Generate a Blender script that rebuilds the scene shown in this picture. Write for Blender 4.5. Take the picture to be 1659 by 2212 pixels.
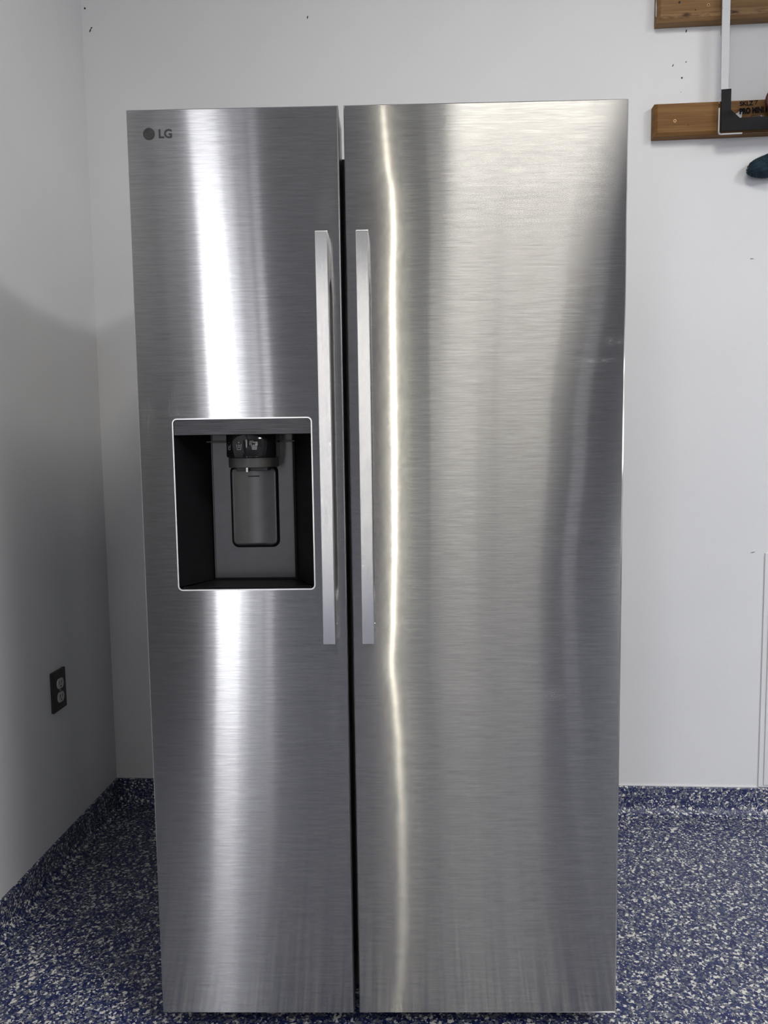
import bpy, bmesh, math, random
from mathutils import Vector, Matrix
random.seed(7)
for o in list(bpy.data.objects): bpy.data.objects.remove(o)
SC = bpy.context.scene
COL = SC.collection

# ------------------------------------------------------------------ camera
CX, CD, CH = 0.09985, 2.37424, 1.18274
YAW, PIT, ROL, FPX = 0.06625, 0.08755, -0.01369, 1630.1
fw = Vector((-math.sin(YAW)*math.cos(PIT), math.cos(YAW)*math.cos(PIT), -math.sin(PIT)))
rr = Vector((math.cos(YAW), math.sin(YAW), 0)); uu = rr.cross(fw)
r2 = math.cos(ROL)*rr + math.sin(ROL)*uu; u2 = -math.sin(ROL)*rr + math.cos(ROL)*uu
cd = bpy.data.cameras.new('camera'); cam = bpy.data.objects.new('camera', cd); COL.objects.link(cam)
cam.matrix_world = Matrix(((r2.x,u2.x,-fw.x,CX),(r2.y,u2.y,-fw.y,-CD),(r2.z,u2.z,-fw.z,CH),(0,0,0,1)))
cd.sensor_fit = 'VERTICAL'; cd.sensor_height = 36; cd.sensor_width = 27; cd.lens = FPX/2212*36; cd.clip_start = 0.02
SC.camera = cam

# ------------------------------------------------------------------ world, exposure
w = bpy.data.worlds.new('world'); SC.world = w; w.use_nodes = True
w.node_tree.nodes['Background'].inputs[0].default_value = (0.75, 0.85, 1, 1)
w.node_tree.nodes['Background'].inputs[1].default_value = 0.12
vs = SC.view_settings; vs.view_transform = 'Standard'; vs.look = 'None'; vs.gamma = 1; vs.use_curve_mapping = False
vs.exposure = 0.07

# ------------------------------------------------------------------ light tuning values
KEY_POS, KEY_SIZE, KEY_W = (3.1, -3.2, 3.13), (0.9, 1.5), 124.0       # ceiling lamp right of the camera
LAMPS = [((0.60, -1.80, 3.13), (0.62, 0.75), 28.0, (1.0, 0.96, 0.87))]    # ceiling lamp panel in front of the refrigerator
# unseen glowing panes added behind the camera to shape the steel reflections: x0, x1, z0, z1, radiance, colour
PANES = [(-0.95, -0.87, 0.10, 2.60, 2.6, (0.95, 0.95, 1.0)),
         (0.242, 0.259, 0.05, 2.75, 62.0, (1.0, 0.94, 0.78)),
         (0.34, 0.42, 0.30, 2.20, 1.0, (0.95, 1.0, 0.82)),
         (0.42, 0.56, 0.30, 1.60, 0.9, (0.97, 1.0, 0.90)),
         (0.58, 1.02, 1.00, 2.80, 1.6, (1.0, 0.97, 0.88)),
         (1.02, 1.20, 1.60, 2.80, 1.7, (1.0, 0.96, 0.87)),
         (1.20, 1.28, 1.60, 2.80, 1.1, (1.0, 0.96, 0.87)),
         (1.28, 1.92, 1.60, 2.80, 1.7, (1.0, 0.96, 0.87)),
         (2.15, 2.30, 0.50, 1.90, 0.9, (0.95, 0.95, 1.0)),
         (2.75, 4.30, 0.40, 2.40, 3.5, (0.96, 0.98, 1.0))]  # added fill for the back wall, placed clear of the steel reflections
# unseen glowing panes added in the left wall for the freezer door's bright bands: y0, y1, z0, z1, radiance, colour
SIDE = [(-3.62, -3.28, 1.75, 3.05, 1.3, (0.95, 0.95, 1.0)),
        (-4.20, -3.78, 0.60, 2.60, 1.0, (0.95, 0.95, 1.0)),
        (-5.62, -4.22, 0.03, 2.60, 7.4, (0.94, 0.95, 1.0)),
        (-6.05, -5.64, 0.03, 2.60, 2.8, (0.95, 0.95, 1.0)),
        (-6.48, -6.07, 0.03, 2.60, 4.8, (0.95, 0.95, 1.0))]

def area(name, loc, size, watts, colr, rot=(0,0,0)):
    l = bpy.data.lights.new(name, 'AREA'); l.shape = 'RECTANGLE'; l.size, l.size_y = size; l.energy = watts; l.color = colr
    o = bpy.data.objects.new(name, l); o.location = loc; o.rotation_euler = rot; COL.objects.link(o); return o
area('ceiling_light_source', KEY_POS, KEY_SIZE, KEY_W, (0.97, 0.98, 1.0))
for p, s, e, c in LAMPS: area('ceiling_light_source', p, s, e, c)

# ------------------------------------------------------------------ material helpers
class NT:
    def __init__(s, name):
        s.m = bpy.data.materials.new(name); s.m.use_nodes = True; s.t = s.m.node_tree; s.t.nodes.clear()
        s.out = s.n('ShaderNodeOutputMaterial')
    def n(s, typ, **kw):
        nd = s.t.nodes.new(typ)
        for k, v in kw.items():
            if k in nd.bl_rna.properties.keys() and not k.startswith('i_'): setattr(nd, k, v)
        return nd
    def l(s, a, b): s.t.links.new(a, b)
    def coord(s, scale=(1,1,1), kind='Object'):
        tc = s.n('ShaderNodeTexCoord'); mp = s.n('ShaderNodeMapping'); mp.inputs['Scale'].default_value = scale
        s.l(tc.outputs[kind], mp.inputs[0]); return mp.outputs[0]
    def noise(s, vec, scale, detail=3, rough=.5):
        nz = s.n('ShaderNodeTexNoise'); nz.inputs['Scale'].default_value = scale; nz.inputs['Detail'].default_value = detail
        nz.inputs['Roughness'].default_value = rough
        if vec is not None: s.l(vec, nz.inputs['Vector'])
        return nz.outputs['Fac']
    def ramp(s, fac, stops, mode='LINEAR'):
        r = s.n('ShaderNodeValToRGB'); r.color_ramp.interpolation = mode
        el = r.color_ramp.elements
        while len(el) < len(stops): el.new(.5)
        for e, (p, c) in zip(el, stops): e.position = p; e.color = (*c, 1) if len(c) == 3 else c
        s.l(fac, r.inputs[0]); return r.outputs[0]
    def math(s, op, a, b=None, c=None, clamp=False):
        m = s.n('ShaderNodeMath'); m.operation = op; m.use_clamp = clamp
        for i, v in enumerate((a, b, c)):
            if v is None: continue
            if isinstance(v, (int, float)): m.inputs[i].default_value = v
            else: s.l(v, m.inputs[i])
        return m.outputs[0]
    def bump(s, h, strength, dist):
        b = s.n('ShaderNodeBump'); b.inputs['Strength'].default_value = strength; b.inputs['Distance'].default_value = dist
        s.l(h, b.inputs['Height']); return b.outputs[0]
    def prin(s, color=None, rough=.5, metal=0., **kw):
        p = s.n('ShaderNodeBsdfPrincipled')
        for key, v in [('Base Color', color), ('Roughness', rough), ('Metallic', metal)] + list(kw.items()):
            if v is None: continue
            if isinstance(v, tuple) and len(v) == 3: p.inputs[key].default_value = (*v, 1) if p.inputs[key].type == 'RGBA' else v
            elif isinstance(v, (int, float, tuple)): p.inputs[key].default_value = v
            else: s.l(v, p.inputs[key])
        s.l(p.outputs[0], s.out.inputs[0]); return p

def plain(name, color, rough=.5, metal=0., var=.06, scale=40, **kw):
    t = NT(name); f = t.noise(t.coord(), scale, 3)
    c = t.ramp(f, [(.3, tuple(x*(1-var) for x in color)), (.7, tuple(min(1, x*(1+var)) for x in color))])
    t.prin(c, rough, metal, **kw); return t.m

def wall_mat():
    t = NT('white_wall_paint'); v = t.coord()
    c = t.ramp(t.noise(v, 1.6, 4, .6), [(.3, (.70, .705, .725)), (.7, (.745, .748, .764))])
    h = t.noise(v, 260, 3, .6); nb = t.bump(h, .25, .0012)
    t.prin(c, .62, 0, Normal=nb); return t.m

def epoxy_mat():
    t = NT('blue_flake_epoxy'); v = t.coord(kind='Object')
    wn = t.n('ShaderNodeTexNoise'); wn.inputs['Scale'].default_value = 220; t.l(v, wn.inputs['Vector'])
    mx = t.n('ShaderNodeMixRGB'); mx.inputs[0].default_value = .006; t.l(v, mx.inputs[1]); t.l(wn.outputs['Color'], mx.inputs[2])
    def vor(scale, rnd=1.0):
        vo = t.n('ShaderNodeTexVoronoi'); vo.inputs['Scale'].default_value = scale; vo.inputs['Randomness'].default_value = rnd
        t.l(mx.outputs[0], vo.inputs['Vector']); sp = t.n('ShaderNodeSeparateColor'); t.l(vo.outputs['Color'], sp.inputs[0]); return sp.outputs
    a = vor(270); b = vor(165)
    c1 = t.ramp(a[0], [(0, (.006, .010, .060)), (.20, (.016, .028, .145)), (.44, (.045, .058, .115)), (.60, (.11, .125, .165)), (.74, (.28, .29, .30)), (.88, (.66, .65, .61)), (1, (.66, .65, .61))], 'CONSTANT')
    c2 = t.ramp(b[1], [(0, (.008, .014, .085)), (.30, (.035, .048, .115)), (.55, (.15, .16, .19)), (.81, (.72, .70, .66)), (1, (.72, .70, .66))], 'CONSTANT')
    pick = t.math('GREATER_THAN', b[0], .55)
    m2 = t.n('ShaderNodeMixRGB'); t.l(pick, m2.inputs[0]); t.l(c1, m2.inputs[1]); t.l(c2, m2.inputs[2])
    nb = t.bump(t.noise(v, 300, 3), .35, .002)
    t.prin(m2.outputs[0], .45, 0, Normal=nb, **{'Coat Weight': .12, 'Coat Roughness': .35}); return t.m

def smudge(t, spots):
    """sum of soft elliptical marks (finger smears, scuffs) in object x/z"""
    tc = t.n('ShaderNodeTexCoord'); sx = t.n('ShaderNodeSeparateXYZ'); t.l(tc.outputs['Object'], sx.inputs[0])
    tot = None
    mp = t.n('ShaderNodeMapping'); t.l(tc.outputs['Object'], mp.inputs[0])
    for (x, z, rx, rz, amp, nsx, nsz) in spots:
        dx = t.math('DIVIDE', t.math('SUBTRACT', sx.outputs[0], x), rx); dz = t.math('DIVIDE', t.math('SUBTRACT', sx.outputs[2], z), rz)
        d = t.math('ADD', t.math('MULTIPLY', dx, dx), t.math('MULTIPLY', dz, dz))
        k = t.math('SUBTRACT', 1.0, d, clamp=True)
        m = t.n('ShaderNodeMapping'); m.inputs['Scale'].default_value = (nsx, 1, nsz); t.l(tc.outputs['Object'], m.inputs[0])
        nz = t.math('MULTIPLY', t.math('SUBTRACT', t.noise(m.outputs[0], 1, 4, .7), .45, clamp=True), 4.0*amp)
        k = t.math('MULTIPLY', k, nz, clamp=True)
        tot = k if tot is None else t.math('ADD', tot, k, clamp=True)
    return tot

def steel_mat(name, spots, lobes=((.0022, .19), (.0115, .25)), wide=.58, base=(.465, .460, .458)):
    t = NT(name)
    fine = t.noise(t.coord((26, 1, 640)), 1, 3, .65)
    mid = t.noise(t.coord((9, 1, 260)), 1, 2, .5)
    f = t.math('ADD', t.math('MULTIPLY', fine, .65), t.math('MULTIPLY', mid, .35))
    c = t.ramp(f, [(.34, tuple(x*.84 for x in base)), (.66, tuple(min(1, x*1.17) for x in base))])
    tg = t.n('ShaderNodeCombineXYZ'); tg.inputs[0].default_value = 1
    vt = t.n('ShaderNodeVectorTransform'); vt.vector_type = 'VECTOR'; vt.convert_from = 'OBJECT'; vt.convert_to = 'WORLD'
    t.l(tg.outputs[0], vt.inputs[0])
    lob = []
    for (ax, ay) in lobes:
        al = math.sqrt(ax*ay)
        g = t.n('ShaderNodeBsdfAnisotropic'); g.distribution = 'GGX'
        t.l(c, g.inputs['Color']); g.inputs['Roughness'].default_value = math.sqrt(al); g.inputs['Anisotropy'].default_value = 1-ax/al
        t.l(vt.outputs[0], g.inputs['Tangent']); lob.append(g)
    gm = t.n('ShaderNodeMixShader'); gm.inputs[0].default_value = wide
    t.l(lob[0].outputs[0], gm.inputs[1]); t.l(lob[1].outputs[0], gm.inputs[2]); g = gm
    d = t.n('ShaderNodeBsdfDiffuse'); d.inputs[0].default_value = (.42, .42, .43, 1)
    k = smudge(t, spots)
    k = t.math('ADD', .015, t.math('MULTIPLY', k, .6))
    mx = t.n('ShaderNodeMixShader'); t.l(k, mx.inputs[0]); t.l(g.outputs[0], mx.inputs[1]); t.l(d.outputs[0], mx.inputs[2])
    t.l(mx.outputs[0], t.out.inputs[0]); return t.m

def wood_mat(name, cols, stain):
    t = NT(name)
    v = t.coord((2.2, 18, 34)); n1 = t.noise(v, 1.4, 5, .62)
    v2 = t.coord((6, 60, 170)); n2 = t.noise(v2, 1, 3, .5)
    f = t.math('ADD', t.math('MULTIPLY', n1, .7), t.math('MULTIPLY', n2, .3))
    c = t.ramp(f, list(zip((.30, .47, .60, .75), cols)))
    if stain:   # dark weathered streaks along the lower edge of the board face
        tc = t.n('ShaderNodeTexCoord'); sx = t.n('ShaderNodeSeparateXYZ'); t.l(tc.outputs['Object'], sx.inputs[0])
        d = t.math('DIVIDE', t.math('SUBTRACT', sx.outputs[2], .0150), .0085); k = t.math('SUBTRACT', 1.0, t.math('MULTIPLY', d, d), clamp=True)
        nz = t.math('MULTIPLY', t.math('SUBTRACT', t.noise(t.coord((22, 22, 90)), 1, 3, .6), .44, clamp=True), 6.0, clamp=True)
        m = t.n('ShaderNodeMixRGB'); t.l(t.math('MULTIPLY', k, nz), m.inputs[0]); t.l(c, m.inputs[1]); m.inputs[2].default_value = (.045, .016, .006, 1); c = m.outputs[0]
    t.prin(c, .6, 0, Normal=t.bump(n2, .3, .001), **{'Specular IOR Level': .25}); return t.m

M = {}
M['wall'] = wall_mat(); M['epoxy'] = epoxy_mat(); M['wood'] = wood_mat('stained_board_wood', [(.095, .042, .012), (.17, .082, .024), (.225, .115, .038), (.30, .165, .062)], False)
M['wood_light'] = wood_mat('light_board_wood', [(.12, .062, .024), (.20, .112, .046), (.27, .16, .072), (.34, .215, .10)], True)
M['ceiling'] = plain('ceiling_paint', (.30, .30, .30), .8, var=.03, scale=6)
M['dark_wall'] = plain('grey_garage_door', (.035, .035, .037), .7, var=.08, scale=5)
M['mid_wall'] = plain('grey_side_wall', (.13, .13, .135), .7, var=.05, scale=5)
M['steel_left'] = steel_mat('brushed_steel_left', [(-.383, 1.27, .022, .034, .55, 500, 30), (-.36, 1.246, .07, .005, .8, 60, 900), (-.435, 1.24, .015, .05, .5, 300, 40), (-.093, 1.62, .02, .04, .3, 200, 200), (-.10, .66, .012, .09, .3, 400, 60), (-.41, 1.0, .03, .2, .12, 300, 200)])
M['steel_right'] = steel_mat('brushed_steel_right', [(.40, 1.335, .055, .006, 1.0, 40, 700), (.44, 1.37, .03, .012, .6, 60, 600), (.325, .70, .035, .016, .8, 260, 500), (.30, .675, .03, .012, .5, 200, 500), (-.04, .25, .008, .09, .4, 500, 60), (.2, .07, .26, .05, .05, 260, 12)])
M['edge_steel'] = plain('polished_edge_steel', (.78, .77, .76), .28, 1., var=.03)
M['side_steel'] = plain('door_side_steel', (.34, .34, .35), .35, 1., var=.05)
t = NT('satin_handle_steel'); f = t.noise(t.coord((700, 700, 6)), 1, 2)
c = t.ramp(f, [(.3, (.60, .592, .59)), (.7, (.66, .652, .65))])
tg = t.n('ShaderNodeCombineXYZ'); tg.inputs[2].default_value = 1
g = t.n('ShaderNodeBsdfAnisotropic'); g.distribution = 'GGX'; al = math.sqrt(.025*.15)
t.l(c, g.inputs['Color']); g.inputs['Roughness'].default_value = math.sqrt(al); g.inputs['Anisotropy'].default_value = 1-.025/al
t.l(tg.outputs[0], g.inputs['Tangent']); t.l(g.outputs[0], t.out.inputs[0]); M['handle'] = t.m
M['cabinet'] = plain('dark_cabinet_enamel', (.05, .05, .055), .45, 0, var=.1)
M['gasket'] = plain('black_gasket_rubber', (.012, .012, .016), .4, 0, var=.1)
t = NT('dark_brushed_panel'); f = t.noise(t.coord((14, 1, 800)), 1, 4, .65)
t.prin(t.ramp(f, [(.32, (.035, .035, .038)), (.72, (.11, .11, .118))]), .38, .7); M['dark_panel'] = t.m
M['recess'] = plain('recess_black_plastic', (.006, .006, .007), .45, 0, var=.12, **{'Specular IOR Level': .25})
M['recess_back'] = plain('recess_charcoal_plastic', (.040, .040, .048), .33, 0, var=.12, **{'Specular IOR Level': .7})
M['paddle'] = plain('paddle_charcoal_plastic', (.042, .042, .045), .30, 0, var=.12, **{'Specular IOR Level': .8})
M['gloss_black'] = plain('gloss_black_plastic', (.010, .009, .010), .08, 0, var=.1)
M['ring'] = plain('dark_grey_ring_plastic', (.045, .042, .040), .4, 0, var=.1)
M['chrome'] = plain('chrome', (.8, .8, .8), .12, 1., var=.02)
M['icon'] = plain('pale_icon_print', (.30, .30, .32), .5, 0, var=.03)
M['logo'] = plain('grey_badge_print', (.035, .032, .033), .5, 0, var=.05)
M['logo_disc'] = plain('grey_badge_disc', (.05, .048, .048), .45, .2, var=.05)
M['outlet_plate'] = plain('dark_bronze_plate', (.030, .026, .026), .4, .3, var=.1)
M['outlet_face'] = plain('ivory_outlet_plastic', (.52, .49, .46), .45, 0, var=.03)
M['slot'] = plain('black_slot', (.01, .01, .01), .6)
M['brass'] = plain('brass_screw', (.85, .52, .25), .3, 1., var=.05)
M['screw'] = plain('steel_screw', (.6, .6, .58), .35, 1., var=.05)
M['hole'] = plain('dark_hole', (.03, .027, .025), .9)
M['scuff'] = plain('grey_scuff', (.22, .21, .22), .9)
M['white_vinyl'] = plain('white_vinyl', (.57, .58, .61), .5, 0, var=.02)
M['black_vinyl'] = plain('black_foam', (.010, .010, .012), .6, 0, var=.15, **{'Specular IOR Level': .2})
M['print'] = plain('black_print', (.006, .006, .007), .9, **{'Specular IOR Level': .05})
M['well'] = plain('black_well', (.003, .003, .004), .8, **{'Specular IOR Level': .1})
M['red'] = plain('red_powder_coat', (.07, .010, .009), .6, 0, var=.1)
M['net'] = plain('white_net_cord', (.7, .7, .7), .8)
t = NT('clear_polycarbonate'); t.prin((.97, .97, .98), .03, 0, **{'Transmission Weight': 1.0, 'IOR': 1.25}); M['clear'] = t.m
M['fuzz'] = plain('teal_microfibre', (.009, .026, .040), .95, 0, var=.35, scale=60)
M['fuzz2'] = plain('teal_microfibre_strand', (.014, .040, .060), .9, 0, var=.4, scale=90)
M['lamp_body'] = plain('white_lamp_body', (.8, .8, .8), .5)
def emit(name, colr, s):
    t = NT(name); e = t.n('ShaderNodeEmission'); e.inputs[0].default_value = (*colr, 1); e.inputs[1].default_value = s
    t.l(e.outputs[0], t.out.inputs[0]); return t.m

# ------------------------------------------------------------------ geometry helpers
def link(name, me, mat, parent=None, smooth=False):
    mats = mat if isinstance(mat, (list, tuple)) else [mat]
    for m in mats: me.materials.append(m)
    o = bpy.data.objects.new(name, me); COL.objects.link(o)
    if parent is not None: o.parent = parent
    if smooth:
        for p in me.polygons: p.use_smooth = True
    return o
def from_bm(name, bm, mat, parent=None, smooth=False, bevel=0, seg=2, angle=40):
    bmesh.ops.recalc_face_normals(bm, faces=bm.faces)
    if bevel:
        es = [e for e in bm.edges if len(e.link_faces) == 2 and e.calc_face_angle(0) > math.radians(angle)]
        bmesh.ops.bevel(bm, geom=es, offset=bevel, segments=seg, profile=.5, affect='EDGES', clamp_overlap=True)
    me = bpy.data.meshes.new(name); bm.to_mesh(me); bm.free()
    return link(name, me, mat, parent, smooth)
def bx(bm, x0, x1, y0, y1, z0, z1):
    v = [bm.verts.new(p) for p in ((x0,y0,z0),(x1,y0,z0),(x1,y1,z0),(x0,y1,z0),(x0,y0,z1),(x1,y0,z1),(x1,y1,z1),(x0,y1,z1))]
    for f in ((0,3,2,1),(4,5,6,7),(0,1,5,4),(1,2,6,5),(2,3,7,6),(3,0,4,7)): bm.faces.new([v[i] for i in f])
def box(name, x0, x1, y0, y1, z0, z1, mat, parent=None, bevel=0, seg=2):
    bm = bmesh.new(); bx(bm, x0, x1, y0, y1, z0, z1); return from_bm(name, bm, mat, parent, bevel=bevel, seg=seg)
def prism(bm, pts, a, b, axis):
    """extrude polygon pts (two coords) along axis from a to b"""
    def P(u, v, k): return {'x': (k, u, v), 'y': (u, k, v), 'z': (u, v, k)}[axis]
    A = [bm.verts.new(P(u, v, a)) for u, v in pts]; B = [bm.verts.new(P(u, v, b)) for u, v in pts]
    n = len(pts); bm.faces.new(A); bm.faces.new(B[::-1])
    for i in range(n): bm.faces.new((A[i], B[i], B[(i+1) % n], A[(i+1) % n]))
def rrect(x0, x1, z0, z1, r, n=6):
    pts = []
    for cx, cz, a0 in ((x1-r, z1-r, 0), (x0+r, z1-r, 90), (x0+r, z0+r, 180), (x1-r, z0+r, 270)):
        for i in range(n+1):
            a = math.radians(a0 + 90*i/n); pts.append((cx + r*math.cos(a), cz + r*math.sin(a)))
    return pts
def cyl(bm, c, r, a, b, axis='z', n=24, r2=None):
    r2 = r if r2 is None else r2
    def P(u, v, k): return {'x': (k, u, v), 'y': (u, k, v), 'z': (u, v, k)}[axis]
    A = [bm.verts.new(P(c[0]+r*math.cos(2*math.pi*i/n), c[1]+r*math.sin(2*math.pi*i/n), a)) for i in range(n)]
    B = [bm.verts.new(P(c[0]+r2*math.cos(2*math.pi*i/n), c[1]+r2*math.sin(2*math.pi*i/n), b)) for i in range(n)]
    bm.faces.new(A); bm.faces.new(B[::-1])
    for i in range(n): bm.faces.new((A[i], B[i], B[(i+1) % n], A[(i+1) % n]))
def thing(name, label, cat, loc=(0,0,0), rotz=0, group=None):
    o = bpy.data.objects.new(name, None); COL.objects.link(o); o.location = loc; o.rotation_euler = (0,0,rotz)
    o.empty_display_size = .1; tag(o, label, cat, group); return o
def tag(o, label=None, cat=None, group=None, kind=None):
    if label: o['label'] = label
    if cat: o['category'] = cat
    if group: o['group'] = group
    if kind: o['kind'] = kind
    return o
def struct(o, label=None, cat=None): o['kind'] = 'structure'; return tag(o, label, cat)
def text_mesh(name, body, size, mat, parent, loc, rot=(math.pi/2,0,0), bold=0., shear=0, spacing=1., sx=1.):
    cu = bpy.data.curves.new(name, 'FONT'); cu.body = body; cu.size = size; cu.offset = bold; cu.shear = shear; cu.space_character = spacing
    cu.extrude = .0002; tmp = bpy.data.objects.new(name, cu); COL.objects.link(tmp)
    me = bpy.data.meshes.new_from_object(tmp.evaluated_get(bpy.context.evaluated_depsgraph_get()))
    bpy.data.objects.remove(tmp)
    o = link(name, me, mat, parent); o.location = loc; o.rotation_euler = rot; o.scale = (sx, 1, 1); return o

# ------------------------------------------------------------------ room
WL, WR, WF, CZ = -0.966, 4.4, -6.5, 3.2
ZC = 0.089
struct(box('floor', WL-.2, WR+.2, WF-.2, .2, -.12, 0, M['epoxy']), 'dark blue, grey and white flake epoxy floor', 'floor')
struct(box('ceiling', WL-.2, WR+.2, WF-.2, .2, CZ, CZ+.12, M['ceiling']), 'plain painted garage ceiling', 'ceiling')
wb = struct(box('wall_back', WL, WR, 0, .15, 0, CZ, M['wall']), 'white painted wall behind the refrigerator', 'wall')
bm = bmesh.new()
ys = sorted({WF, .15} | {p[0] for p in SIDE} | {p[1] for p in SIDE}); zs = sorted({0., CZ} | {p[2] for p in SIDE} | {p[3] for p in SIDE})
for y0, y1 in zip(ys, ys[1:]):
    for z0, z1 in zip(zs, zs[1:]):
        if any(p[0] <= y0 and y1 <= p[1] and p[2] <= z0 and z1 <= p[3] for p in SIDE): continue
        bx(bm, WL-.15, WL, y0, y1, z0, z1)
wl = struct(from_bm('wall_left', bm, M['wall']), 'white painted wall left of the refrigerator', 'wall')
struct(box('wall_right', WR, WR+.15, WF, .15, 0, CZ, M['mid_wall']), 'grey garage wall on the far right', 'wall')

# coved epoxy base: upright strip with a rounded foot
def cove_profile():
    p = [(0, ZC), (.006, ZC), (.0075, ZC-.002)]; r = .028
    for i in range(8):
        a = math.radians(90*i/7); p.append((.0075 + r*(1-math.cos(a)), r*(1-math.sin(a))+.0005))
    p.append((0, .0005)); return p
bm = bmesh.new(); prism(bm, [(-d, z) for d, z in cove_profile()], WL+.0085, WR, 'x')
struct(from_bm('baseboard_back', bm, M['epoxy']), 'blue flake epoxy cove along the foot of the back wall', 'baseboard')
bm = bmesh.new(); prism(bm, [(WL+d, z) for d, z in cove_profile()], WF, -.0005, 'y')
struct(from_bm('baseboard_left', bm, M['epoxy']), 'blue flake epoxy cove along the foot of the left wall', 'baseboard')
# thin paint bead over the cove on the back wall
struct(box('trim_1', WL+.002, 1.112, -.0035, 0, ZC+.0005, ZC+.004, M['wall']), 'thin white caulk bead above the cove', 'trim')
# low raised access panel at the far right
bm = bmesh.new(); bx(bm, 1.115, 1.75, -.005, 0, ZC+.004, .838); 
p2 = struct(from_bm('trim_2', bm, M['wall'], bevel=.0015), 'flat white raised panel low on the back wall at the right', 'panel')
box('panel_face', 1.130, 1.735, -.009, -.005, ZC+.012, .795, M['wall'], p2, bevel=.0012)
# small damage marks in the walls
def mark(x, z, rx, rz, mat, wall, rot=0, left=False):
    bm = bmesh.new(); pts = []
    for i in range(10):
        a = 2*math.pi*i/10; k = random.uniform(.7, 1.15); u, v = rx*k*math.cos(a), rz*k*math.sin(a)
        pts.append((x + u*math.cos(rot) - v*math.sin(rot), z + u*math.sin(rot) + v*math.cos(rot)))
    if left: prism(bm, pts, WL-.001, WL+.0006, 'x')
    else: prism(bm, pts, -.0006, .001, 'y')
    return from_bm('nail_hole', bm, mat, wall)
for a in [(.847, 2.378, .002, .0055, 'hole', -.3), (.811, 2.284, .0017, .004, 'hole', -.5), (.848, 2.292, .0016, .0022, 'hole', 0), (.837, 2.248, .0030, .0028, 'hole', 0),
          (.835, 2.208, .0012, .0012, 'scuff', 0), (-.941, 2.465, .0022, .0060, 'hole', -.5), (-.955, 2.530, .0028, .0030, 'hole', 0), (-.268, 2.470, .0020, .0045, 'hole', -.3),
          (1.052, 1.723, .0075, .0014, 'scuff', 0), (1.079, .840, .0080, .0013, 'scuff', .2), (.46+.05, .118, .002, .0012, 'scuff', 0), (-.937, 2.472, .0035, .0016, 'hole', .4)]:
    mark(a[0], a[1], a[2], a[3], M[a[4]], wb, a[5])

# far wall of the garage behind the camera: grey sectional door wall with cutouts for the added glowing panes
bm = bmesh.new()
xs = sorted({WL, WR} | {p[0] for p in PANES} | {p[1] for p in PANES}); zs = sorted({0., CZ} | {p[2] for p in PANES} | {p[3] for p in PANES})
for x0, x1 in zip(xs, xs[1:]):
    for z0, z1 in zip(zs, zs[1:]):
        if any(p[0] <= x0 and x1 <= p[1] and p[2] <= z0 and z1 <= p[3] for p in PANES): continue
        bx(bm, x0, x1, WF-.12, WF, z0, z1)
bmesh.ops.remove_doubles(bm, verts=bm.verts, dist=1e-5)
wf = struct(from_bm('wall_front', bm, M['dark_wall']), 'dark grey garage door wall behind the camera', 'wall')
for i, p in enumerate(PANES):
    o = box('glow_pane_%d' % (i+1), p[0]+.001, p[1]-.001, WF-.08, WF-.06, p[2]+.001, p[3]-.001, emit('pane_emission_%d' % i, p[5], p[4]))
    struct(o, 'glowing pane added behind the camera for its light and reflection', 'glow_pane')

for i, p in enumerate(SIDE):
    o = box('glow_pane_%d' % (i+1+len(PANES)), WL-.10, WL-.08, p[0]+.001, p[1]-.001, p[2]+.001, p[3]-.001, emit('side_pane_emission_%d' % i, p[5], p[4]))
    struct(o, 'glowing pane added behind the camera for its light and reflection', 'glow_pane')

struct(box('dark_slab', WL, WL+.04, -3.70, -2.50, .0, 1.73, M['dark_wall'], bevel=.003), 'dark grey slab added on the left wall to darken the steel reflection', 'slab')  # unseen slab, added so the freezer door's left side reflects dark

# ceiling lamp housings (the lights above sit just under them)
def lamp_housing(p, s, label):
    b = thing('ceiling_lamp', label, 'lamp', (p[0], p[1], CZ))
    box('housing', -s[0]/2-.02, s[0]/2+.02, -s[1]/2-.02, s[1]/2+.02, -.058, -.0005, M['lamp_body'], b, bevel=.004)
lamp_housing(KEY_POS, KEY_SIZE, 'short white ceiling lamp over the right side')
for p, s, e, c in LAMPS: lamp_housing(p, s, 'large white ceiling lamp panel behind the camera')

# ------------------------------------------------------------------ refrigerator
FR = thing('refrigerator', 'tall stainless steel side-by-side refrigerator with an ice and water dispenser', 'refrigerator', (0, -.95333, 0), .04613)
S0, S1, GL, GR, ZB, ZT = -.456, .456, -.0680, -.0580, .0448, 1.7988
DT = .105    # door thickness

# slope field of the sheet metal: the skins are not flat, they bow and dent by fractions of a millimetre
def interp(tab, z):
    if z <= tab[0][0]: return tab[0][1]
    for (a, b), (c, d) in zip(tab, tab[1:]):
        if z <= c:
            k = (z-a)/(c-a); k = k*k*(3-2*k); return b + (d-b)*k
    return tab[-1][1]
LINE = [(.045, -.008), (.12, .004), (.25, .010), (.45, .009), (.60, .003), (.68, -.003), (.76, -.012), (.86, -.006), (1.0, -.001), (1.2, .001), (1.45, .001), (1.58, .006), (1.64, .004), (1.70, -.007), (1.80, -.015)]
EDGE = [(.045, -.06), (.5, -.085), (.9, -.085), (1.2, -.055), (1.5, -.02), (1.8, .01)]
def slope_right(s, z):
    g = -interp(LINE, z)*math.exp(-((s-.03)/.09)**2)
    k = max(0., min(1., (s-.16)/.2)); k = k*k*(3-2*k)
    g -= interp(EDGE, z)*k
    return g/2.85
BAND = [(.05, .018), (.3, .015), (.7, .006), (1.1, -.002), (1.5, -.008), (1.8, -.008)]
def slope_left(s, z):
    g = -interp(BAND, z)*math.exp(-((s+.335)/.05)**2) + .003*math.sin(9*z)*math.exp(-((s+.21)/.04)**2)
    return g/2.85

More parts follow.
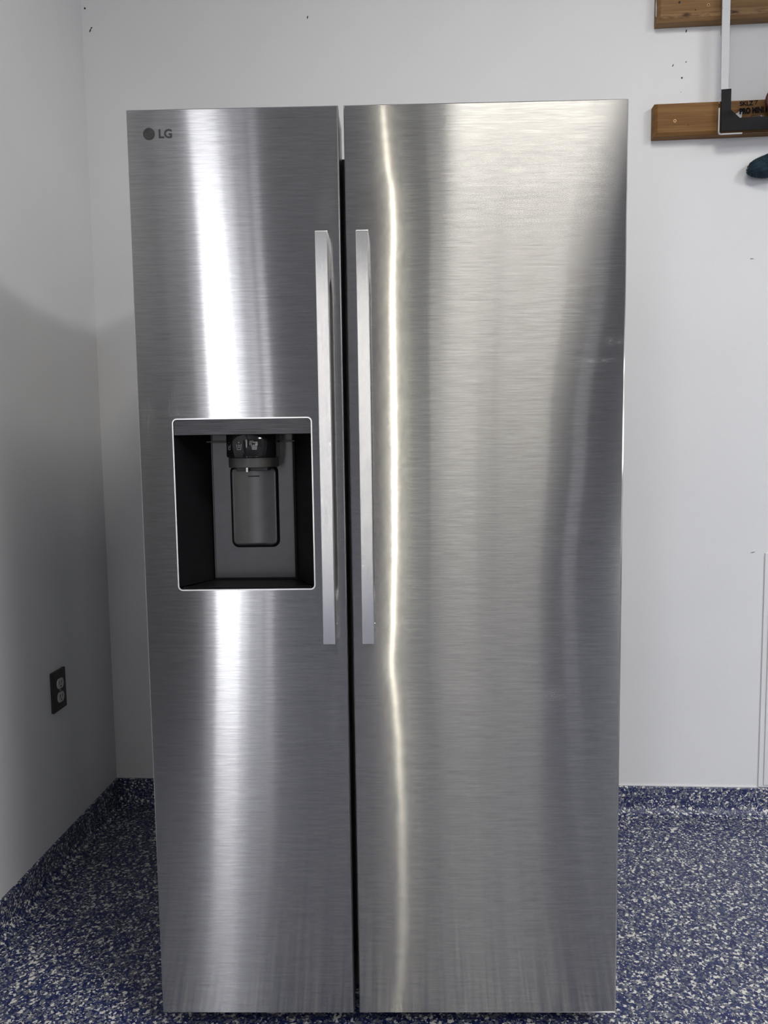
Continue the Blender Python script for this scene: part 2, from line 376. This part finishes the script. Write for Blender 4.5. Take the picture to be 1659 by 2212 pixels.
def door_skin(name, s0, s1, mat, slope, parent, hole=None):
    c = .0022
    a0, a1, b0, b1 = s0+c, s1-c, ZB+c, ZT-c
    N = 96 if hole is None else 72; K = 150
    xs = [a0 + (a1-a0)*i/N for i in range(N+1)]; zs = [b0 + (b1-b0)*i/K for i in range(K+1)]
    hr = .008
    if hole:
        def snap(arr, v):
            i = min(range(len(arr)), key=lambda k: abs(arr[k]-v)); arr[i] = v
        for v in hole[:2]: snap(xs, v)
        for v in hole[2:]: snap(zs, v)
    # integrate slope along x for the surface height
    H = {}
    for j, z in enumerate(zs):
        acc = 0; H[(0, j)] = 0
        for i in range(1, len(xs)):
            acc += slope(.5*(xs[i]+xs[i-1]), z)*(xs[i]-xs[i-1]); H[(i, j)] = acc
        # fade so both side edges stay on the plane
        e = acc
        m = len(xs)-1
    bm = bmesh.new(); V = {}
    for j, z in enumerate(zs):
        for i, x in enumerate(xs): V[(i, j)] = bm.verts.new((x, H[(i, j)], z))
    for j in range(K):
        for i in range(N):
            if hole:
                xm, zm = .5*(xs[i]+xs[i+1]), .5*(zs[j]+zs[j+1])
                if hole[0] < xm < hole[1] and hole[2] < zm < hole[3]: continue
            f = bm.faces.new((V[(i, j)], V[(i+1, j)], V[(i+1, j+1)], V[(i, j+1)])); f.smooth = True
    if hole:   # rounded corners of the dispenser opening
        for hx, hz, dx, dz in ((hole[0], hole[2], 1, 1), (hole[1], hole[2], -1, 1), (hole[0], hole[3], 1, -1), (hole[1], hole[3], -1, -1)):
            i = xs.index(hx); j = zs.index(hz); y = H[(i, j)]
            cc = bm.verts.new((hx, y, hz)); arc = []
            for k in range(7):
                a = math.radians(90*k/6); arc.append(bm.verts.new((hx+dx*hr*(1-math.cos(a)), y, hz+dz*hr*(1-math.sin(a)))))
            for k in range(6):
                f = bm.faces.new((cc, arc[k], arc[k+1])) if dx*dz < 0 else bm.faces.new((cc, arc[k+1], arc[k])); f.material_index = 0
    # folded rim: chamfer then return
    def ring(idx, ox, oz):
        last = []
        for key in idx:
            v = V[key]; sx = ox(key); sz = oz(key)
            last.append((bm.verts.new(v.co), bm.verts.new((v.co.x+sx*c, .0030 if True else 0, v.co.z+sz*c)), bm.verts.new((v.co.x+sx*c, .022, v.co.z+sz*c))))
        return last
    path = [(i, 0) for i in range(N+1)] + [(N, j) for j in range(1, K+1)] + [(i, K) for i in range(N-1, -1, -1)] + [(0, j) for j in range(K-1, 0, -1)]
    rows = ring(path, lambda k: -1 if k[0] == 0 else (1 if k[0] == N else 0), lambda k: -1 if k[1] == 0 else (1 if k[1] == K else 0))
    n = len(rows)
    for q in range(n):
        A, B = rows[q], rows[(q+1) % n]
        f = bm.faces.new((A[0], A[1], B[1], B[0])); f.material_index = 1
        f = bm.faces.new((A[1], A[2], B[2], B[1])); f.material_index = 2
    me = bpy.data.meshes.new(name); bm.to_mesh(me); bm.free()
    return link(name, me, [mat, M['edge_steel'], M['side_steel']], parent), H, xs, zs

HOLE = (-.3905, -.1285, .9115, 1.2378)
LD, *_ = door_skin('freezer_door', S0, GL, M['steel_left'], slope_left, FR, HOLE)
tag(LD, 'narrow left brushed steel freezer door with dispenser')
RD, *_ = door_skin('fridge_door', GR, S1, M['steel_right'], slope_right, FR)
tag(RD, 'wide right brushed steel door')

# foam body behind each skin
bm = bmesh.new()
y0, y1 = .0245, DT
for (a, b, c, d) in ((S0+.001, HOLE[0]-.006, ZB+.001, ZT-.001), (HOLE[1]+.006, GL-.001, ZB+.001, ZT-.001), (HOLE[0]-.006, HOLE[1]+.006, ZB+.001, HOLE[2]-.006), (HOLE[0]-.006, HOLE[1]+.006, HOLE[3]+.006, ZT-.001)):
    bx(bm, a, b, y0, y1, c, d)
from_bm('door_body', bm, M['side_steel'], LD)
box('door_body', GR+.001, S1-.001, y0, y1, ZB+.001, ZT-.001, M['side_steel'], RD)
# gasket strips between doors and cabinet
GZ0, GZ1 = .085, 1.735
box('gasket', S0+.02, GL-.001, DT+.0005, DT+.012, GZ0, GZ1, M['gasket'], LD, bevel=.002)
box('gasket', GR+.001, S1-.02, DT+.0005, DT+.012, GZ0, GZ1, M['gasket'], RD, bevel=.002)

# cabinet
cab = box('cabinet', S0+.004, S1-.004, DT+.0130, .80, .055, 1.748, M['cabinet'], FR, bevel=.004)
box('toe_grille', S0+.03, S1-.03, DT+.02, DT+.05, .012, .054, M['gasket'], FR, bevel=.002)
for x in (S0+.06, S1-.06):
    for y in (DT+.09, .74):
        bm = bmesh.new(); cyl(bm, (x, y), .02, .0002, .0548); from_bm('foot', bm, M['gasket'], FR)
for x in (S0+.02, GL-.02, GR+.02, S1-.02)[::3]:
    box('hinge_cover', x-.03 if x > 0 else x-.012, x+.012 if x > 0 else x+.03, DT+.015, .26, 1.7485, 1.772, M['cabinet'], FR, bevel=.004)

# handles
def handle(x0, x1, parent):
    zt, zb, yf, yb = 1.5630, .8170, -.055, -.034
    prof = [(-.0008, zb), (yf, zb), (yf, zt), (-.0008, zt), (-.0008, zt-.070), (yb, zt-.092), (yb, zb+.092), (-.0008, zb+.070)]
    bm = bmesh.new(); prism(bm, prof, x0, x1, 'x')
    o = from_bm('handle', bm, M['handle'], parent, bevel=.0011, seg=2)
    return o
for x0, x1, par in ((-.1092, -.0866, LD), (-.0368, -.0145, RD)):
    handle(x0, x1, par)
    for z in (1.540, .846):
        bm = bmesh.new(); cyl(bm, (-.012, z), .0022, x1-.0004, x1+.0005, 'x', 12); s = from_bm('set_screw', bm, M['chrome'], par)

# badge
bm = bmesh.new(); cyl(bm, (-.4140, 1.7552), .0108, -.0006, .0008, 'y', 40); from_bm('badge', bm, M['logo_disc'], LD)
def strip(bm, pts, wd, y0, y1):
    for (a, b) in zip(pts, pts[1:]):
        d = Vector((b[0]-a[0], b[1]-a[1])); L = d.length
        if L < 1e-6: continue
        d /= L; nn = Vector((-d.y, d.x))*wd/2; d2 = d*wd*.25
        q = [(a[0]-d2.x+nn.x, a[1]-d2.y+nn.y), (b[0]+d2.x+nn.x, b[1]+d2.y+nn.y), (b[0]+d2.x-nn.x, b[1]+d2.y-nn.y), (a[0]-d2.x-nn.x, a[1]-d2.y-nn.y)]
        prism(bm, q, y0, y1, 'y')
bm = bmesh.new()
C0 = (-.4140, 1.7552)
def arcp(r, a0, a1, n=24): return [(C0[0]+r*math.cos(math.radians(a0+(a1-a0)*i/n)), C0[1]+r*math.sin(math.radians(a0+(a1-a0)*i/n))) for i in range(n+1)]
strip(bm, arcp(.0084, 75, 360), .0010, -.0010, -.0005)
strip(bm, [(C0[0]+.0084, C0[1]), (C0[0]+.0028, C0[1])], .0010, -.0010, -.0005)
strip(bm, [(C0[0]-.0004, C0[1]+.0045), (C0[0]-.0004, C0[1]-.0045), (C0[0]+.0028, C0[1]-.0045)], .0010, -.0010, -.0005)
bx(bm, C0[0]-.0048, C0[0]-.0026, -.0010, -.0005, C0[1]+.0022, C0[1]+.0044)
from_bm('badge_line', bm, M['logo'], LD)
text_mesh('badge_lettering', 'LG', .0212, M['logo'], LD, (-.3970, -.0004, 1.7480), bold=.00055, spacing=1.0)

# dispenser --------------------------------------------------------
h0, h1, hz0, hz1 = HOLE
PZ = 1.2075
def loop_solid(outer, inner, ya, yb):
    bm = bmesh.new(); n = len(outer)
    R = [[bm.verts.new((p[0], y, p[1])) for p in L] for L, y in ((outer, ya), (inner, ya), (inner, yb), (outer, yb))]
    for k in range(4):
        A, B = R[k], R[(k+1) % 4]
        for i in range(n): bm.faces.new((A[i], A[(i+1) % n], B[(i+1) % n], B[i]))
    return bm
bm = loop_solid(rrect(h0-.0012, h1+.0012, hz0-.0012, hz1+.0012, .0092), rrect(h0+.0012, h1-.0012, hz0+.0012, hz1-.0012, .0068), -.0016, .004)
from_bm('dispenser_trim', bm, M['edge_steel'], LD)
# header panel
bm = bmesh.new()
top = [p for p in rrect(h0+.0013, h1-.0013, hz0+.0013, hz1-.0013, .0068) if p[1] > 1.1]
prism(bm, top + [(h0+.0013, PZ), (h1-.0013, PZ)], .0008, .012, 'y')
from_bm('dispenser_header', bm, M['dark_panel'], LD, bevel=.0006, seg=1)
# recess: sloping sides, floor and back
B0, B1, BZ0, BD = -.343, -.178, .9150, .100
F0, F1, FZ0 = h0+.0013, h1-.0013, hz0+.0013
bm = bmesh.new()
def quad(*p): return bm.faces.new([bm.verts.new(q) for q in p])
ztop = PZ+.022
quad((F0, .001, FZ0+.005), (B0-.002, BD, BZ0), (B0-.002, BD, ztop), (F0, .001, ztop))
quad((F1, .001, FZ0+.005), (F1, .001, ztop), (B1+.002, BD, ztop), (B1+.002, BD, BZ0))
quad((F0, .013, ztop), (B0-.002, BD, ztop), (B1+.002, BD, ztop), (F1, .013, ztop))
quad((B0-.03, BD+.001, BZ0-.01), (B1+.03, BD+.001, BZ0-.01), (B1+.03, BD+.001, ztop), (B0-.03, BD+.001, ztop))
from_bm('dispenser_recess', bm, M['recess'], LD)
bm = bmesh.new()
prism(bm, [(F0, .0012), (F1, .0012), (B1+.002, BD), (B0-.002, BD)], FZ0-.004, BZ0-.0005, 'z')
from_bm('drip_tray', bm, M['recess'], LD, bevel=.0015)
bm = loop_solid([(F0+.006, .912), (F1-.006, .912), (F1-.006, .9165), (F0+.006, .9165)], [(F0+.010, .913), (F1-.010, .913), (F1-.010, .9155), (F0+.010, .9155)], .006, .010)
from_bm('tray_lip', bm, M['recess'], LD)
# back plate with raised charcoal panel and outline step
bm = bmesh.new(); bx(bm, B0+.001, B1-.001, BD-.004, BD, BZ0+.002, ztop-.001)
from_bm('back_plate', bm, M['recess_back'], LD, bevel=.0015)
for x in (B0+.0005, B1-.0025): box('edge_bead', x, x+.002, BD-.006, BD-.0042, BZ0+.004, ztop-.002, M['ring'], LD)
# paddle: concave rounded plate in a black well
PX0, PX1, PZ0, PZ1 = -.3015, -.2130, .9850, 1.1440
bm = bmesh.new(); prism(bm, rrect(PX0-.0042, PX1+.0042, PZ0-.0042, PZ1+.0042, .014, 8), BD-.0062, BD-.0041, 'y')
from_bm('paddle_well', bm, M['well'], LD, bevel=.0004, seg=1)
bm = bmesh.new(); NX, NZ = 24, 30; r = .0105
g = {}
for j in range(NZ+1):
    z = PZ0 + (PZ1-PZ0)*j/NZ
    dz = min(z-PZ0, PZ1-z); inset = 0 if dz >= r else r - math.sqrt(max(0, r*r-(r-dz)**2))
    for i in range(NX+1):
        x = PX0+inset + (PX1-PX0-2*inset)*i/NX; u = (x-(PX0+PX1)/2)/((PX1-PX0)/2)
        g[(i, j)] = bm.verts.new((x, BD-.0125 + .0055*(1-u*u), z))
for j in range(NZ):
    for i in range(NX):
        f = bm.faces.new((g[(i, j)], g[(i+1, j)], g[(i+1, j+1)], g[(i, j+1)])); f.smooth = True
me = bpy.data.meshes.new('paddle'); bm.to_mesh(me); bm.free(); pad = link('paddle', me, M['paddle'], LD)
md = pad.modifiers.new('solid', 'SOLIDIFY'); md.thickness = .0015; md.offset = -1
box('paddle_slot', -.2695, -.2465, BD-.0090, BD-.0065, 1.1238, 1.1262, M['gasket'], LD, bevel=.0006, seg=1)
# dispensing drum: D shaped housing, glossy front band, ring and nozzle
DX, DY, DR = -.2520, .052, .0485
def dshape(r, a0=180, a1=360, back=BD-.0045, n=64):
    pts = [(DX+r*math.cos(math.radians(a0+(a1-a0)*i/n)), DY+r*math.sin(math.radians(a0+(a1-a0)*i/n))) for i in range(n+1)]
    return pts + [(DX+r, back), (DX-r, back)]
bm = bmesh.new(); prism(bm, dshape(DR), 1.1640, ztop-.0015, 'z'); from_bm('drum_housing', bm, M['gloss_black'], LD, bevel=.001)
bm = bmesh.new(); prism(bm, dshape(DR-.003), 1.1445, 1.1635, 'z'); from_bm('drum_ring', bm, M['ring'], LD, bevel=.001)
bm = bmesh.new(); rows = []
for i in range(25):
    a = math.radians(205+(325-205)*i/24); rows.append([bm.verts.new((DX+rr_*math.cos(a), DY+rr_*math.sin(a), z)) for rr_, z in ((DR+.0002, 1.1655), (DR+.0014, 1.1665), (DR+.0014, 1.2200), (DR+.0002, 1.2205))])
for A, B in zip(rows, rows[1:]):
    for k in range(3):
        f = bm.faces.new((A[k], B[k], B[k+1], A[k+1])); f.smooth = True
from_bm('drum_display', bm, M['gloss_black'], LD, smooth=True)
def curved_strips(name, segs, th, wd=.0007):
    bm = bmesh.new()
    for (a, b) in segs:
        d = Vector((b[0]-a[0], b[1]-a[1])); L = d.length; d /= L; nn = Vector((-d.y, d.x))*wd/2
        vs_ = []
        for p in ((a[0]+nn.x, a[1]+nn.y), (b[0]+nn.x, b[1]+nn.y), (b[0]-nn.x, b[1]-nn.y), (a[0]-nn.x, a[1]-nn.y)):
            an = th + p[0]/DR; R_ = DR+.0018; vs_.append(bm.verts.new((DX+R_*math.cos(an), DY+R_*math.sin(an), p[1])))
        bm.faces.new(vs_)
    return from_bm(name, bm, M['icon'], LD)
cup = [((-.0050, .0105), (-.0036, 0)), ((-.0036, 0), (.0036, 0)), ((.0036, 0), (.0050, .0105))]
def shift(L, z): return [((a[0], a[1]+z), (b[0], b[1]+z)) for a, b in L]
def ring_(cx, cz, r, n=8): return [((cx+r*math.cos(2*math.pi*i/n), cz+r*math.sin(2*math.pi*i/n)), (cx+r*math.cos(2*math.pi*(i+1)/n), cz+r*math.sin(2*math.pi*(i+1)/n))) for i in range(n)]
ZI = 1.1790
curved_strips('cup_icon', shift(cup + ring_(-.001, .0035, .0014) + ring_(.0012, .0062, .0013) + [((-.0008, .013), (.0006, .0144))], ZI), math.radians(222))
curved_strips('cup_icon', shift(cup + [((-.0026, .0078), (-.0006, .0092)), ((.0006, .0092), (.0028, .0074)), ((-.002, .004), (.0022, .0046)), ((-.0012, .0066), (.0016, .0062))] + ring_(0, .0135, .0009), ZI), math.radians(252))
curved_strips('cup_icon', shift(cup + [((-.0042, .0078), (.0042, .0078)), ((-.004, .0052), (.004, .0052)), ((-.0038, .0026), (.0038, .0026)), ((-.0014, 0), (-.0014, .010)), ((.0014, 0), (.0014, .010))] + ring_(0, .0135, .0009), ZI), math.radians(286))
bm = bmesh.new(); cyl(bm, (-.2600, DY-.012), .0036, 1.1355, 1.1443, 'z', 20); from_bm('nozzle', bm, M['chrome'], LD, smooth=False)
bm = bmesh.new(); prism(bm, [(-.283, DY-.004), (-.222, DY-.004), (-.222, DY+.03), (-.283, DY+.03)], 1.1370, 1.1443, 'z'); from_bm('nozzle_mount', bm, M['gasket'], LD, bevel=.001)
for a, b in ((-.349, -.3015), (-.2020, -.172)): box('top_bracket', a, b, BD-.020, BD-.004, 1.1935, 1.1965, M['ring'], LD, bevel=.0008)

# ------------------------------------------------------------------ wall outlet
OY0, OY1, OZ0, OZ1 = -.3985, -.3245, .4515, .5665
OUT = thing('wall_outlet', 'dark bronze duplex outlet with ivory sockets low on the left wall', 'outlet', (WL, (OY0+OY1)/2, (OZ0+OZ1)/2))
hy, hz = (OY1-OY0)/2, (OZ1-OZ0)/2
box('cover_plate', .0002, .0095, -hy, hy, -hz, hz, M['outlet_plate'], OUT, bevel=.003, seg=3)
for s in (1, -1):
    bm = bmesh.new(); pts = []
    for i in range(28):
        a = 2*math.pi*i/28; y, z = .0172*math.cos(a), .0172*math.sin(a); pts.append((y, max(-.0142, min(.0142, z)) + s*.0195))
    prism(bm, pts, .0090, .0125, 'x'); so = from_bm('socket', bm, M['outlet_face'], OUT)
    for y, w_, hh in ((-.0063, .0011, .0045), (.0063, .0011, .0036)):
        box('socket_slot', .0122, .0129, y-w_, y+w_, s*.0195+.003-hh, s*.0195+.003+hh, M['slot'], so)
    bm = bmesh.new(); cyl(bm, (0, s*.0195-.0075), .0025, .0122, .0129, 'x', 12); from_bm('socket_slot', bm, M['slot'], so)
bm = bmesh.new(); cyl(bm, (0, 0), .0030, .0092, .0108, 'x', 14); from_bm('screw', bm, M['screw'], OUT)

# ------------------------------------------------------------------ boards on the back wall
def board(label, x0, x1, z0, z1, sc, knots, patch=False, tilt=0):
    b = thing('wall_board', label, 'board', (x0, 0, z0), 0, 'stained boards screwed to the back wall')
    L, Hh, c, d = x1-x0, z1-z0, .0085, .038
    bm = bmesh.new()
    back = [(0, -.0005, 0), (L, -.0005, 0), (L, -.0005, Hh), (0, -.0005, Hh)]
    mid = [(0, -d+c, 0), (L, -d+c, 0), (L, -d+c, Hh), (0, -d+c, Hh)]
    fr = [(c, -d, c), (L-c, -d, c), (L-c, -d, Hh-c*.4), (c, -d, Hh-c*.4)]
    R = [[bm.verts.new(p) for p in q] for q in (back, mid, fr)]
    bm.faces.new(R[0]); bm.faces.new(R[2][::-1])
    for k in range(2):
        for i in range(4): bm.faces.new((R[k][i], R[k][(i+1) % 4], R[k+1][(i+1) % 4], R[k+1][i]))
    from_bm('plank', bm, M['wood_light' if patch else 'wood'], b, bevel=.0012)
    for (x, z, m) in sc:
        bm = bmesh.new(); cyl(bm, (x-x0, z-z0), .0042, -d-.0008, -d+.001, 'y', 18); q = from_bm('screw', bm, M[m], b)
        bm = bmesh.new(); cyl(bm, (x-x0, z-z0), .0024, -d-.0012, -d-.0007, 'y', 6); from_bm('screw_recess', bm, M['hole'], q)
    for (x, z, r) in knots:
        bm = bmesh.new(); cyl(bm, (x-x0, z-z0), r, -d-.0005, -d+.001, 'y', 12); from_bm('nail_hole', bm, M['hole'], b)
    if patch:
        bm = bmesh.new(); prism(bm, [(-d+.014, .020), (-d+.022, .028), (-d+.024, .060), (-d+.016, .070), (-d+.012, .050)], -.0006, .001, 'x'); from_bm('paint_patch', bm, M['white_vinyl'], b)
    b.rotation_euler = (0, -tilt, 0)
    return b
board('lower brown stained board with chamfered ends behind the mini hoop, beside the refrigerator top', .7505, 1.95, 2.0720, 2.1640, [(.8080, 2.1120, 'brass')], [(.8460, 2.0985, .0014), (.7560+.01, 2.118, .0007)])
board('upper brown stained board cut off by the top of the picture', .7545, 1.95, 2.3880, 2.4780, [(.8960, 2.4270, 'brass')], [(.8145, 2.4385, .0032), (.8600, 2.4160, .0018), (.8590, 2.444, .0012)], patch=True)

# ------------------------------------------------------------------ mini hoop
HY = -.060
HP = thing('mini_hoop', 'clear mini basketball backboard with white and black edging and red rim, on the brown boards', 'basketball hoop', (.928, HY, 2.066))
def hp(x, z): return (x-.928, z-2.066)
X1h = 1.36
cb = []
for p in rrect(.9270, X1h, 2.0640, 2.4700, .009, 5): cb.append(hp(*p))
bm = bmesh.new(); prism(bm, cb, .0045, .0085, 'y'); from_bm('backboard', bm, M['clear'], HP)
bm = bmesh.new()   # bright cut edge round the lower corner
strip(bm, [hp(.9268, 2.1350), hp(.9268, 2.0700), hp(.9285, 2.0655), hp(.9330, 2.0636), hp(.992, 2.0640)], .0028, .0040, .0088)
from_bm('edge_strip', bm, M['white_vinyl'], HP)
bm = bmesh.new(); prism(bm, [hp(.9290, 2.185), hp(.9495, 2.185), hp(.9495, 2.466), hp(.9270, 2.466)], .0012, .0042, 'y')
from_bm('white_border', bm, M['white_vinyl'], HP)
bm = bmesh.new(); prism(bm, [hp(.9265, 2.405), hp(.9295, 2.405), hp(.9295, 2.466), hp(.9265, 2.466)], -.0015, .0010, 'y'); from_bm('border_lap', bm, M['white_vinyl'], HP)
L = [(.9300, 2.1845), (.9575, 2.1855), (.9575, 2.1280), (.9830, 2.1045), (1.34, 2.1090), (1.34, 2.0720), (.9315, 2.0690)]
bm = bmesh.new(); prism(bm, [hp(*p) for p in L], -.0012, .0010, 'y'); from_bm('corner_pad', bm, M['black_vinyl'], HP, bevel=.0006, seg=1)
# mounting strap behind the board (white, bent)
bm = bmesh.new(); prism(bm, [hp(.9700, 2.1150), hp(.9960, 2.1350), hp(.9900, 2.1040), hp(.9790, 2.1020)], .0092, .0102, 'y'); from_bm('white_strap', bm, M['white_vinyl'], HP)
text_mesh('lettering', 'SKLZ', .0165, M['print'], HP, (.9835-.928, .0038, 2.1388-2.066), rot=(math.pi/2, -.02, 0), bold=.0006, spacing=1.0)
bm = bmesh.new(); strip(bm, [hp(1.024, 2.150), hp(1.033, 2.152), hp(1.027, 2.142)], .002, .0036, .0042); from_bm('mark', bm, M['print'], HP)
text_mesh('lettering', 'PRO MINI HOOP', .0210, M['print'], HP, (.9835-.928, .0038, 2.1165-2.066), rot=(math.pi/2, -.035, 0), bold=.0013, spacing=1.02, sx=.74)
# rim: mount plate, ring and net cords
def torus(bm, c, R_, r_, n=48, k=10):
    g = [[bm.verts.new((c[0]+(R_+r_*math.cos(2*math.pi*j/k))*math.cos(2*math.pi*i/n), c[1]+(R_+r_*math.cos(2*math.pi*j/k))*math.sin(2*math.pi*i/n), c[2]+r_*math.sin(2*math.pi*j/k))) for j in range(k)] for i in range(n)]
    for i in range(n):
        for j in range(k): bm.faces.new((g[i][j], g[(i+1) % n][j], g[(i+1) % n][(j+1) % k], g[i][(j+1) % k]))
bm = bmesh.new(); torus(bm, (1.165-.928, -.150, 2.165-2.066), .118, .009); from_bm('rim', bm, M['red'], HP, smooth=True)
bm = bmesh.new()
pts = []
for i in range(40):
    a = 2*math.pi*i/40; pts.append((1.118-.928+.068*math.cos(a), .080+.052*math.sin(a)))
prism(bm, pts, -.014, -.0013, 'y'); from_bm('rim_mount', bm, M['red'], HP, bevel=.004, seg=2)
box('hanger', 1.02-.928, 1.05-.928, .0087, .0205, 2.085-2.066, 2.115-2.066, M['clear'], HP)
for xh in (1.20, 1.30):
    box('hanger', xh-.928, xh-.928+.03, .0087, .0600-.0385, 2.400-2.066, 2.450-2.066, M['white_vinyl'], HP, bevel=.002)

# ------------------------------------------------------------------ fuzzy teal duster head hanging on the wall
DU = thing('fuzzy_duster', 'dark teal fuzzy rounded duster head on the white wall at the right edge', 'duster', (1.085, 0, 1.975))
bm = bmesh.new(); bmesh.ops.create_icosphere(bm, subdivisions=4, radius=1)
A, B, Cc = .066, .026, .033
for v in bm.verts:
    p = v.co.copy(); k = 1 + .05*math.sin(9*p.x+3*p.z) + .035*math.sin(17*p.z+5*p.y) + random.uniform(-.02, .02)
    v.co = Vector((p.x*A*k, p.y*B*k-.0285, p.z*Cc*k*(1.1 if p.z > 0 else .8) + .10*(p.x*A)))
from_bm('duster_core', bm, M['fuzz'], DU, smooth=True)
bm = bmesh.new()
for i in range(2600):
    th = random.uniform(0, 2*math.pi); cz = random.uniform(-1, 1); sr = math.sqrt(1-cz*cz)
    n = Vector((sr*math.cos(th), sr*math.sin(th), cz))
    if n.y > .6: continue
    p = Vector((n.x*A, n.y*B-.0285, n.z*Cc*(1.1 if n.z > 0 else .8) + .10*n.x*A))
    d = (n + Vector((random.uniform(-.7, .7), random.uniform(-.7, .3), random.uniform(-.9, .5)))).normalized()*random.uniform(.0014, .0038)
    q = p+d
    if q.y > -.001: continue
    sd = d.orthogonal().normalized()*.0007; s2 = d.cross(sd).normalized()*.0007
    a = [bm.verts.new(p+sd), bm.verts.new(p-sd*.5+s2*.87), bm.verts.new(p-sd*.5-s2*.87)]; tip = bm.verts.new(q)
    for k in range(3): bm.faces.new((a[k], a[(k+1) % 3], tip))
tag(from_bm('fibres', bm, M['fuzz2'], DU), kind='stuff')
box('hanging_clip', .03, .05, -.006, -.0005, -.006, .03, M['gasket'], DU)
